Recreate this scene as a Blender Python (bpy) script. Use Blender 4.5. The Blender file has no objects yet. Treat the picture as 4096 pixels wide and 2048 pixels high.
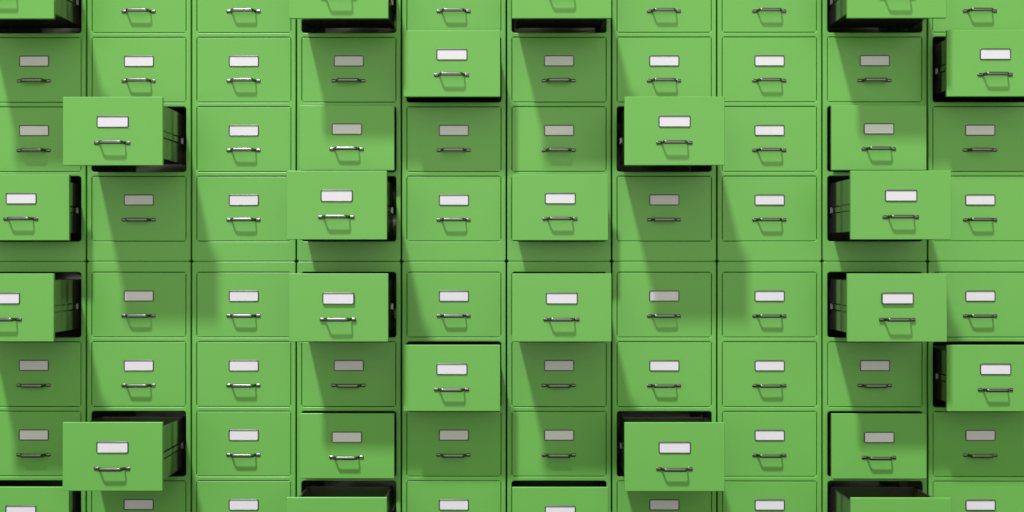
import bpy, bmesh, math
from mathutils import Vector, Matrix, geometry

# ------------------------------------------------------------------ measures (metres)
PITCH_X = 0.466            # one cabinet column to the next
CAB_W   = 0.4597
CAB_H   = 1.3494
CAB_D   = 0.62
ROW_Z   = 1.35039          # lower row of cabinets to the upper row
DR_Z    = 0.30826          # drawer to drawer
PL_W, PL_H, PL_T = 0.41515, 0.28502, 0.0155     # drawer front plate
GAP     = 0.0021
FIL     = 0.0042           # soft rounding of the sheet steel edges
RECESS  = 0.0014
BOX_D   = 0.392            # depth of the drawer box
TOP_BORDER = 0.0492

scene = bpy.context.scene
C = scene.collection

# ------------------------------------------------------------------ materials
def principled(name, color, rough=0.5, metal=0.0, spec=0.5, coat=0.0, var=0.0, rvar=0.0, bump=0.0, scale=6.0, bscale=900.0, coat_rough=0.1):
    m = bpy.data.materials.new(name)
    m.use_nodes = True
    nt = m.node_tree; N = nt.nodes; L = nt.links
    b = N['Principled BSDF']
    b.inputs['Base Color'].default_value = (*color, 1)
    b.inputs['Roughness'].default_value = rough
    b.inputs['Metallic'].default_value = metal
    b.inputs['Specular IOR Level'].default_value = spec
    b.inputs['Coat Weight'].default_value = coat
    b.inputs['Coat Roughness'].default_value = coat_rough
    tc = N.new('ShaderNodeTexCoord')
    inf = N.new('ShaderNodeObjectInfo')
    add = N.new('ShaderNodeVectorMath'); add.operation = 'ADD'
    L.new(tc.outputs['Object'], add.inputs[0])
    L.new(inf.outputs['Location'], add.inputs[1])
    if var or rvar:
        n = N.new('ShaderNodeTexNoise'); n.inputs['Scale'].default_value = scale; n.inputs['Detail'].default_value = 4
        L.new(add.outputs[0], n.inputs['Vector'])
        if var:
            mr = N.new('ShaderNodeMapRange')
            mr.inputs['From Min'].default_value = 0.3; mr.inputs['From Max'].default_value = 0.7
            mr.inputs['To Min'].default_value = 1 - var; mr.inputs['To Max'].default_value = 1 + var
            L.new(n.outputs['Fac'], mr.inputs['Value'])
            mx = N.new('ShaderNodeVectorMath'); mx.operation = 'SCALE'
            mx.inputs[0].default_value = color
            L.new(mr.outputs[0], mx.inputs['Scale'])
            L.new(mx.outputs[0], b.inputs['Base Color'])
        if rvar:
            m2 = N.new('ShaderNodeMapRange')
            m2.inputs['From Min'].default_value = 0.3; m2.inputs['From Max'].default_value = 0.7
            m2.inputs['To Min'].default_value = rough - rvar; m2.inputs['To Max'].default_value = rough + rvar
            L.new(n.outputs['Fac'], m2.inputs['Value'])
            L.new(m2.outputs[0], b.inputs['Roughness'])
    if bump:
        n2 = N.new('ShaderNodeTexNoise'); n2.inputs['Scale'].default_value = bscale; n2.inputs['Detail'].default_value = 2
        L.new(add.outputs[0], n2.inputs['Vector'])
        bp = N.new('ShaderNodeBump'); bp.inputs['Strength'].default_value = bump; bp.inputs['Distance'].default_value = 0.0003
        L.new(n2.outputs['Fac'], bp.inputs['Height'])
        L.new(bp.outputs[0], b.inputs['Normal'])
    return m

GREEN = (0.184, 0.545, 0.096)
M_PAINT  = principled('green_powder_coat', GREEN, rough=0.31, spec=0.48, var=0.012, rvar=0.03, bump=0.006, scale=5)
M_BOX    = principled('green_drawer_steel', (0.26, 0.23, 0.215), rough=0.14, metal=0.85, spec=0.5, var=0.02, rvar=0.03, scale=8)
M_INSIDE = principled('dark_inner_steel', (0.37, 0.37, 0.335), rough=0.16, metal=0.6, spec=0.5, rvar=0.03, scale=8)
M_CHROME = principled('smoked_chrome', (0.20, 0.193, 0.187), rough=0.24, metal=1.0, rvar=0.02, scale=40)
M_FRAME  = principled('label_frame_chrome', (0.18, 0.175, 0.17), rough=0.34, metal=1.0, rvar=0.02, scale=40)
M_RUNNER = principled('runner_zinc', (0.42, 0.41, 0.40), rough=0.30, metal=1.0, rvar=0.03, scale=30)
M_PAPER  = principled('blank_card', (0.93, 0.895, 0.94), rough=0.6, spec=0.45, var=0.01, scale=25)
M_FLOOR  = principled('grey_floor', (0.06, 0.06, 0.058), rough=0.6, var=0.06, scale=3)
M_WALL   = principled('dark_wall', (0.06, 0.06, 0.06), rough=0.8, var=0.04, scale=3)

# ------------------------------------------------------------------ mesh helpers
def mesh_from_bm(name, bm, mat, smooth=True):
    bmesh.ops.recalc_face_normals(bm, faces=bm.faces)
    me = bpy.data.meshes.new(name)
    bm.to_mesh(me); bm.free()
    me.materials.append(mat)
    if smooth:
        me.polygons.foreach_set('use_smooth', [True] * len(me.polygons))
    return me

def obj(name, me, parent=None, loc=(0, 0, 0), wn=False):
    o = bpy.data.objects.new(name, me)
    C.objects.link(o)
    o.parent = parent
    o.location = loc
    if wn:
        md = o.modifiers.new('weighted', 'WEIGHTED_NORMAL'); md.keep_sharp = True; md.weight = 100
    return o

def rr(w, h, r, n=8, cx=0.0, cz=0.0):
    """rounded rectangle as a list of (x, z)"""
    pts = []
    for qx, qz, a0 in ((1, 1, 0), (-1, 1, 90), (-1, -1, 180), (1, -1, 270)):
        ox, oz = cx + qx * (w / 2 - r), cz + qz * (h / 2 - r)
        for i in range(n + 1):
            a = math.radians(a0 + 90 * i / n)
            pts.append((ox + r * math.cos(a), oz + r * math.sin(a)))
    return pts

def loop(bm, pts, y):
    return [bm.verts.new((x, y, z)) for x, z in pts]

def bridge(bm, a, b):
    n = len(a)
    for i in range(n):
        bm.faces.new((a[i], a[(i + 1) % n], b[(i + 1) % n], b[i]))

def bevel_box(bm, x0, x1, y0, y1, z0, z1, r=0.0, seg=2):
    ret = bmesh.ops.create_cube(bm, size=1)
    vs = ret['verts']
    for v in vs:
        v.co = Vector(((x0 + x1) / 2 + v.co.x * (x1 - x0), (y0 + y1) / 2 + v.co.y * (y1 - y0), (z0 + z1) / 2 + v.co.z * (z1 - z0)))
    if r:
        es = list({e for v in vs for e in v.link_edges})
        bmesh.ops.bevel(bm, geom=es, offset=r, segments=seg, profile=0.5, affect='EDGES')

# ------------------------------------------------------------------ cabinet shell
# cabinet origin: bottom centre of the front face (y = 0 is the face, +y goes in)
def drawer_z(d):                       # d = 1 (top) .. 4 (bottom); centre of the drawer
    return CAB_H - TOP_BORDER - PL_H / 2 - (d - 1) * DR_Z

OW, OH, OR = PL_W + 2 * GAP, PL_H + 2 * GAP, 0.013
NF = 5
COLLAR = 0.0047

def build_body():
    bm = bmesh.new()
    prof = []
    for i in range(NF + 1):
        t = math.radians(90 * i / NF)
        prof.append((FIL * (1 - math.sin(t)), FIL * (1 - math.cos(t))))
    R = 0.0105
    zc = CAB_H / 2
    outer = [loop(bm, rr(CAB_W - 2 * i, CAB_H - 2 * i, R - i, 8, 0, zc), y) for i, y in prof]
    for a, b in zip(outer, outer[1:]): bridge(bm, a, b)
    back = loop(bm, rr(CAB_W, CAB_H, R, 8, 0, zc), CAB_D)
    bridge(bm, outer[-1], back)
    bm.faces.new(back)
    fronts = [outer[0]]
    for d in range(1, 5):
        z = drawer_z(d)
        hs = [loop(bm, rr(OW + 2 * i, OH + 2 * i, OR + i, 8, 0, z), y) for i, y in prof]
        for a, b in zip(hs, hs[1:]): bridge(bm, a, b)
        col = loop(bm, rr(OW, OH, OR, 8, 0, z), COLLAR)
        bridge(bm, hs[-1], col)
        fronts.append(hs[0])
    # front face between the outline and the four openings
    pts, edges, ref = [], [], []
    for lp in fronts:
        s = len(pts)
        for v in lp: pts.append(Vector((v.co.x, v.co.z))); ref.append(v)
        edges += [(s + i, s + (i + 1) % len(lp)) for i in range(len(lp))]
    vo, eo, fo, ov, oe, of_ = geometry.delaunay_2d_cdt(pts, edges, [], 0, 1e-7)
    for f in fo:
        cx = sum(vo[i].x for i in f) / 3; cz = sum(vo[i].y for i in f) / 3
        inside = False
        for d in range(1, 5):
            if abs(cx) < OW / 2 + FIL and abs(cz - drawer_z(d)) < OH / 2 + FIL:
                # inside the opening unless it belongs to the corner sliver
                w, h, r = OW / 2 + FIL, OH / 2 + FIL, OR + FIL
                dx, dz = abs(cx) - (w - r), abs(cz - drawer_z(d)) - (h - r)
                if not (dx > 0 and dz > 0 and math.hypot(dx, dz) > r): inside = True
        ocx, ocz = abs(cx) - (CAB_W / 2 - R), abs(cz - zc) - (CAB_H / 2 - R)
        if ocx > 0 and ocz > 0 and math.hypot(ocx, ocz) > R - FIL: inside = True
        if inside: continue
        vs = [ref[ov[i][0]] for i in f]
        try: bm.faces.new(vs)
        except ValueError: pass
    return mesh_from_bm('body', bm, M_PAINT)

def build_interior():
    bm = bmesh.new()
    for d in range(1, 5):
        z = drawer_z(d)
        a = loop(bm, rr(OW, OH, OR, 8, 0, z), COLLAR)
        b = loop(bm, rr(OW + 0.004, OH + 0.004, OR, 8, 0, z), COLLAR + 0.002)
        c = loop(bm, rr(OW + 0.004, OH + 0.004, OR, 8, 0, z), 0.555)
        e = loop(bm, rr(OW - 0.016, OH - 0.016, OR, 8, 0, z), 0.567)
        bridge(bm, a, b); bridge(bm, b, c); bridge(bm, c, e); bm.faces.new(e)
    return mesh_from_bm('interior', bm, M_INSIDE)

# ------------------------------------------------------------------ drawer pieces (origin: centre of the plate's front face)
def build_plate():
    bm = bmesh.new()
    bevel_box(bm, -PL_W / 2, PL_W / 2, 0, PL_T, -PL_H / 2, PL_H / 2, 0.0028, 4)
    return mesh_from_bm('drawer', bm, M_PAINT)

BX = 0.1905; BT = PL_H / 2 - 0.0295; BB = -PL_H / 2 + 0.0345; WT = 0.0115
def build_box():
    bm = bmesh.new()
    y0, y1 = PL_T - 0.001, BOX_D
    # outline of the tray: side, back, side, as one folded sheet with a rolled rim, plus the bottom
    for s in (-1, 1):
        x0, x1 = sorted((s * BX, s * (BX - WT)))
        # pressed side: upper panel, sunken channel, lower panel
        zc0, zc1 = -0.0238, 0.0088
        bevel_box(bm, x0, x1, y0, y1, zc1, BT, 0.0012, 2)
        bevel_box(bm, x0, x1, y0, y1, BB, zc0, 0.0012, 2)
        xi0, xi1 = sorted((s * (BX - 0.0090), s * (BX - WT)))
        bevel_box(bm, xi0, xi1, y0, y1 - 0.0015, zc0 - 0.004, zc1 + 0.004)
    bevel_box(bm, -(BX - WT - 0.0002), BX - WT - 0.0002, y1 - 0.0210, y1 - 0.0158, BB + 0.001, BT - 0.0005, 0.001, 2)
    bevel_box(bm, -(BX - WT - 0.0002), BX - WT - 0.0002, y0, y1 - 0.0212, BB + 0.0012, BB + 0.0032)
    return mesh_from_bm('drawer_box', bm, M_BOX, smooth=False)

def build_rail(s):
    """slide member riding in the side channel, with a bright zinc end tab"""
    bm = bmesh.new()
    xa, xb = sorted((s * (BX - 0.0050), s * (BX + 0.0012)))
    bevel_box(bm, xa, xb, PL_T + 0.002, BOX_D - 0.004, -0.0190, 0.0038, 0.0012, 2)
    return mesh_from_bm('slide_rail', bm, M_BOX, smooth=False)

def build_runner(s):
    """fixed to the wall of the cabinet just behind the opening"""
    bm = bmesh.new()
    xa, xb = sorted((s * (BX + 0.0022), s * (BX + 0.0052)))
    bevel_box(bm, xa, xb, 0.026, 0.50, -0.0215, 0.0062, 0.0008, 2)
    xt, xu = sorted((s * (BX + 0.0016), s * (BX + 0.0062)))
    bevel_box(bm, xt, xu, 0.0020, 0.0262, -0.0215, 0.0062, 0.0004, 1)
    return mesh_from_bm('runner', bm, M_RUNNER, smooth=False)

def sweep(bm, path, sec, n=16, caps=True):
    """path: list of (x, y); sec: list of (vertical semi, depth semi) per point"""
    rings = []
    for i, (x, y) in enumerate(path):
        p0 = Vector(path[max(i - 1, 0)]); p1 = Vector(path[min(i + 1, len(path) - 1)])
        t = (p1 - p0).normalized(); nrm = Vector((-t.y, t.x))
        a, b = sec[i]
        ring = []
        for k in range(n):
            ang = 2 * math.pi * k / n
            ca, sa = math.cos(ang), math.sin(ang)
            e = 0.97
            u = math.copysign(abs(ca) ** e, ca) * b; v = math.copysign(abs(sa) ** e, sa) * a
            ring.append(bm.verts.new((x + nrm.x * u, y + nrm.y * u, v)))
        rings.append(ring)
    for a_, b_ in zip(rings, rings[1:]): bridge(bm, a_, b_)
    bm.faces.new(rings[0]); bm.faces.new(rings[-1])

def bez(p0, p1, p2, p3, n):
    out = []
    for i in range(n + 1):
        t = i / n; u = 1 - t
        out.append(tuple(u**3 * a + 3*u*u*t * b + 3*u*t*t * c + t**3 * d for a, b, c, d in zip(p0, p1, p2, p3)))
    return out

def build_handle(lift=0.0):
    bm = bmesh.new()
    yb = -0.0300
    half = bez((-0.0590, -0.0012), (-0.0525, -0.0015), (-0.0505, -0.0110), (-0.0485, -0.0185), 8)
    half += bez((-0.0485, -0.0185), (-0.0475, -0.0265), (-0.0440, yb), (-0.0355, yb), 8)[1:]
    path = half + [(x, yb) for x in (-0.02, 0.0, 0.02)] + [(-x, y) for x, y in reversed(half)]
    sec = []
    for x, y in path:
        k = min(1, max(0, (-y - 0.004) / 0.026))
        sec.append((0.0068 + 0.0009 * k, 0.0032 + 0.0004 * k))
    sweep(bm, path, sec, 20)
    for s in (-1, 1):
        xs = [(-0.0098, 0.55), (-0.0094, 0.78), (-0.0086, 0.91), (-0.0074, 0.98), (-0.006, 1), (0.006, 1), (0.0074, 0.98), (0.0086, 0.91), (0.0094, 0.78), (0.0098, 0.55)]
        sweep(bm, [(s * 0.0655 + x, -0.0006) for x, _ in xs], [(0.0077 * k, 0.0046 * k) for _, k in xs], 24)
        if lift:
            bevel_box(bm, s * 0.0655 - 0.006, s * 0.0655 + 0.006, -0.001, lift + 0.0008, -0.0055, 0.0055, 0.001, 2)
    me = mesh_from_bm('handle', bm, M_CHROME)
    me.transform(Matrix.Translation((0, -lift, 0)))
    return me

HW, HH = 0.1335, 0.0492
def build_holder(lift=0.0):
    bm = bmesh.new()
    hw, dp = 0.0023, 0.0038      # half width of the bead, height above the plate
    prof = [(-hw, 0.0006 + lift), (-hw, -dp * 0.45), (-hw * 0.75, -dp * 0.82), (-hw * 0.3, -dp), (hw * 0.3, -dp), (hw * 0.75, -dp * 0.82), (hw, -dp * 0.45), (hw, 0.0006 + lift)]
    ls = [loop(bm, rr(HW - 2 * hw + 2 * o_, HH - 2 * hw + 2 * o_, 0.0055 + o_, 8), y) for o_, y in prof]
    for a, b in zip(ls, ls[1:]): bridge(bm, a, b)
    bridge(bm, ls[-1], ls[0])
    me = mesh_from_bm('label_holder', bm, M_FRAME)
    me.transform(Matrix.Translation((0, -lift, 0)))
    return me

def build_card(lift=0.0):
    bm = bmesh.new()
    bevel_box(bm, -HW / 2 + 0.0030, HW / 2 - 0.0030, -0.0008, 0.0003 + lift, -HH / 2 + 0.0030, HH / 2 - 0.0030)
    me = mesh_from_bm('paper_card', bm, M_PAPER, smooth=False)
    me.transform(Matrix.Translation((0, -lift, 0)))
    return me

ME = dict(body=build_body(), interior=build_interior(), plate=build_plate(), box=build_box(),
          rail_l=build_rail(-1), rail_r=build_rail(1), run_l=build_runner(-1), run_r=build_runner(1))
LIFT = 0.0050
for tag_, lf in (('', 0.0), ('_l', LIFT)):
    ME['handle' + tag_] = build_handle(lf); ME['holder' + tag_] = build_holder(lf); ME['card' + tag_] = build_card(lf)

# ------------------------------------------------------------------ cabinets
PULL = {(1, 1): 0.2930, (4, 1): 0.2930, (5, 2): 0.1580, (2, 3): 0.3272, (4, 3): 0.0564, (1, 4): 0.1294, (4, 4): 0.3410}
def pull(col, d): return PULL.get(((col - 1) % 5 + 1, d), 0.0)
STATE = {0.2930: 'top drawer pulled far out', 0.1580: 'second drawer half pulled out', 0.3272: 'third drawer pulled far out',
         0.0564: 'third drawer slightly open', 0.1294: 'bottom drawer partly pulled out', 0.3410: 'bottom drawer pulled far out'}
LABELS = {
 (1, 'u'): 'leftmost green cabinet of the upper row, top and bottom drawers pulled out',
 (2, 'u'): 'upper row green cabinet, second from the left, third drawer pulled far out',
 (3, 'u'): 'upper row green cabinet, third from the left, every drawer shut',
 (4, 'u'): 'upper row green cabinet, fourth from the left, only its second drawer shut',
 (5, 'u'): 'upper row green cabinet just left of the middle, only second drawer out',
 (6, 'u'): 'upper row green cabinet just right of the middle, top and bottom drawers out',
 (7, 'u'): 'upper row green cabinet, fourth from the right, third drawer pulled far out',
 (8, 'u'): 'upper row green cabinet, third from the right, every drawer shut',
 (9, 'u'): 'upper row green cabinet, second from the right, only its second drawer shut',
 (10, 'u'): 'rightmost green cabinet of the upper row, only second drawer out',
 (1, 'l'): 'leftmost green cabinet of the lower row, top and bottom drawers pulled out',
 (2, 'l'): 'lower row green cabinet, second from the left, third drawer pulled far out',
 (3, 'l'): 'lower row green cabinet, third from the left, every drawer shut',
 (4, 'l'): 'lower row green cabinet, fourth from the left, only its second drawer shut',
 (5, 'l'): 'lower row green cabinet just left of the middle, only second drawer out',
 (6, 'l'): 'lower row green cabinet just right of the middle, top and bottom drawers out',
 (7, 'l'): 'lower row green cabinet, fourth from the right, third drawer pulled far out',
 (8, 'l'): 'lower row green cabinet, third from the right, every drawer shut',
 (9, 'l'): 'lower row green cabinet, second from the right, only its second drawer shut',
 (10, 'l'): 'rightmost green cabinet of the lower row, only second drawer out',
}

def cabinet(col, row):
    z = ROW_Z if row == 'u' else 0.0
    root = bpy.data.objects.new('filing_cabinet', None); C.objects.link(root)
    root.empty_display_size = 0.1
    root.location = ((col - 5.5) * PITCH_X, 0, z)
    root['label'] = LABELS[(col, row)]
    root['category'] = 'filing cabinet'
    root['group'] = 'green filing cabinets stacked in two rows'
    obj('body', ME['body'], root, wn=True)
    obj('interior', ME['interior'], root)
    for d in range(1, 5):
        p = pull(col, d)
        dr = obj('drawer', ME['plate'], root, (0, RECESS if p == 0 else -p, drawer_z(d)), wn=True)
        if p: dr['label'] = STATE[p]
        t = '_l' if ((col - 1) % 5 + 1 == 4 and d == 1) else ''
        obj('handle', ME['handle' + t], dr, (-0.0015, 0, -0.0492))
        obj('label_holder', ME['holder' + t], dr, (0, 0, 0.0390))
        obj('paper_card', ME['card' + t], dr, (0, 0, 0.0390))
        if p:
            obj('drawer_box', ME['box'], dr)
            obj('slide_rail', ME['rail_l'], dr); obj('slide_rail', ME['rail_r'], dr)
            obj('runner', ME['run_l'], root, (0, 0, drawer_z(d))); obj('runner', ME['run_r'], root, (0, 0, drawer_z(d)))
    return root

for row in 'ul':
    for col in range(1, 11):
        cabinet(col, row)

# ------------------------------------------------------------------ setting
def setting(name, x0, x1, y0, y1, z0, z1, mat):
    bm = bmesh.new(); bevel_box(bm, x0, x1, y0, y1, z0, z1)
    o = obj(name, mesh_from_bm(name, bm, mat, smooth=False)); o['kind'] = 'structure'
setting('floor', -6, 6, -7, 0.9, -0.10, -0.002, M_FLOOR)
setting('wall', -6, 6, 0.64, 0.80, 0.0, 3.2, M_WALL)

# ------------------------------------------------------------------ light
world = bpy.data.worlds.new('World'); scene.world = world; world.use_nodes = True
bg = world.node_tree.nodes['Background']
bg.inputs['Color'].default_value = (0.98, 1.01, 0.83, 1); # studio surround: brightest in front of the cabinets and a little above, dim to the sides and behind
wn, wl = world.node_tree.nodes, world.node_tree.links
wtc = wn.new('ShaderNodeTexCoord')
wdot = wn.new('ShaderNodeVectorMath'); wdot.operation = 'DOT_PRODUCT'
wdot.inputs[1].default_value = Vector((0.0, -1.0, 0.04)).normalized()
wmax = wn.new('ShaderNodeMath'); wmax.operation = 'MAXIMUM'; wmax.inputs[1].default_value = 0.0
wpow = wn.new('ShaderNodeMath'); wpow.operation = 'POWER'; wpow.inputs[1].default_value = 3.0
wmad = wn.new('ShaderNodeMath'); wmad.operation = 'MULTIPLY_ADD'
wmad.inputs[1].default_value = 1.09; wmad.inputs[2].default_value = 0.15
wl.new(wtc.outputs['Generated'], wdot.inputs[0]); wl.new(wdot.outputs['Value'], wmax.inputs[0])
wl.new(wmax.outputs[0], wpow.inputs[0]); wl.new(wpow.outputs[0], wmad.inputs[0]); wl.new(wmad.outputs[0], bg.inputs['Strength'])

def aim(o, target):
    d = Vector(target) - o.location
    o.rotation_euler = d.to_track_quat('-Z', 'Y').to_euler()

def area(name, loc, target, sx, sy, power, color, shape='RECTANGLE', spread=180):
    l = bpy.data.lights.new(name, 'AREA'); l.shape = shape; l.size = sx
    if shape == 'RECTANGLE': l.size_y = sy
    l.energy = power; l.color = color; l.spread = math.radians(spread)
    o = bpy.data.objects.new(name, l); C.objects.link(o); o.location = loc; aim(o, target)
    return o

K = 2.05; ldir = Vector((-0.235 * K, -1.0, K)).normalized()
mid = Vector((0, 0, 1.36)); DIST = 100.0
area('key_lamp', mid + ldir * DIST, mid, 6.5, 6.5, 97000.0, (0.97, 0.94, 1.12), 'DISK', 180)
area('fill_lamp', (-0.8, -4.2, 6.2), (0, 0, 1.3), 5.0, 2.5, 25.0, (1.0, 1.0, 0.88))

# ------------------------------------------------------------------ camera
cam = bpy.data.cameras.new('camera'); co = bpy.data.objects.new('camera', cam); C.objects.link(co)
yaw, pit, rol = -0.00329, 0.00188, 0.00003
cy, sy, cp, sp, cr, sr = math.cos(yaw), math.sin(yaw), math.cos(pit), math.sin(pit), math.cos(rol), math.sin(rol)
A = Matrix(((cy, -sy, 0), (sy, cy, 0), (0, 0, 1)))
B = Matrix(((1, 0, 0), (0, cp, sp), (0, -sp, cp)))
D_ = Matrix(((cr, 0, -sr), (0, 1, 0), (sr, 0, cr)))
R = D_ @ B @ A                                   # rows: right, forward, up
Mx = Matrix((R[0], R[2], -R[1])).transposed()
# fitted with the upper row's top drawer centre at z = 1.14381 and the camera at z = 0
zcam = ROW_Z + drawer_z(1) - 1.14381
co.matrix_world = Matrix.Translation((0.04104, -5.04083 + 0.0, zcam)) @ Mx.to_4x4()
cam.sensor_width = 36; cam.lens = 40; cam.clip_end = 300; cam.clip_start = 0.05
scene.camera = co

vs = scene.view_settings
vs.view_transform = 'Standard'; vs.look = 'None'; vs.exposure = 0; vs.gamma = 1; vs.use_curve_mapping = False
scene.render.engine = 'CYCLES'
scene.cycles.max_bounces = 8; scene.cycles.diffuse_bounces = 4; scene.cycles.glossy_bounces = 5
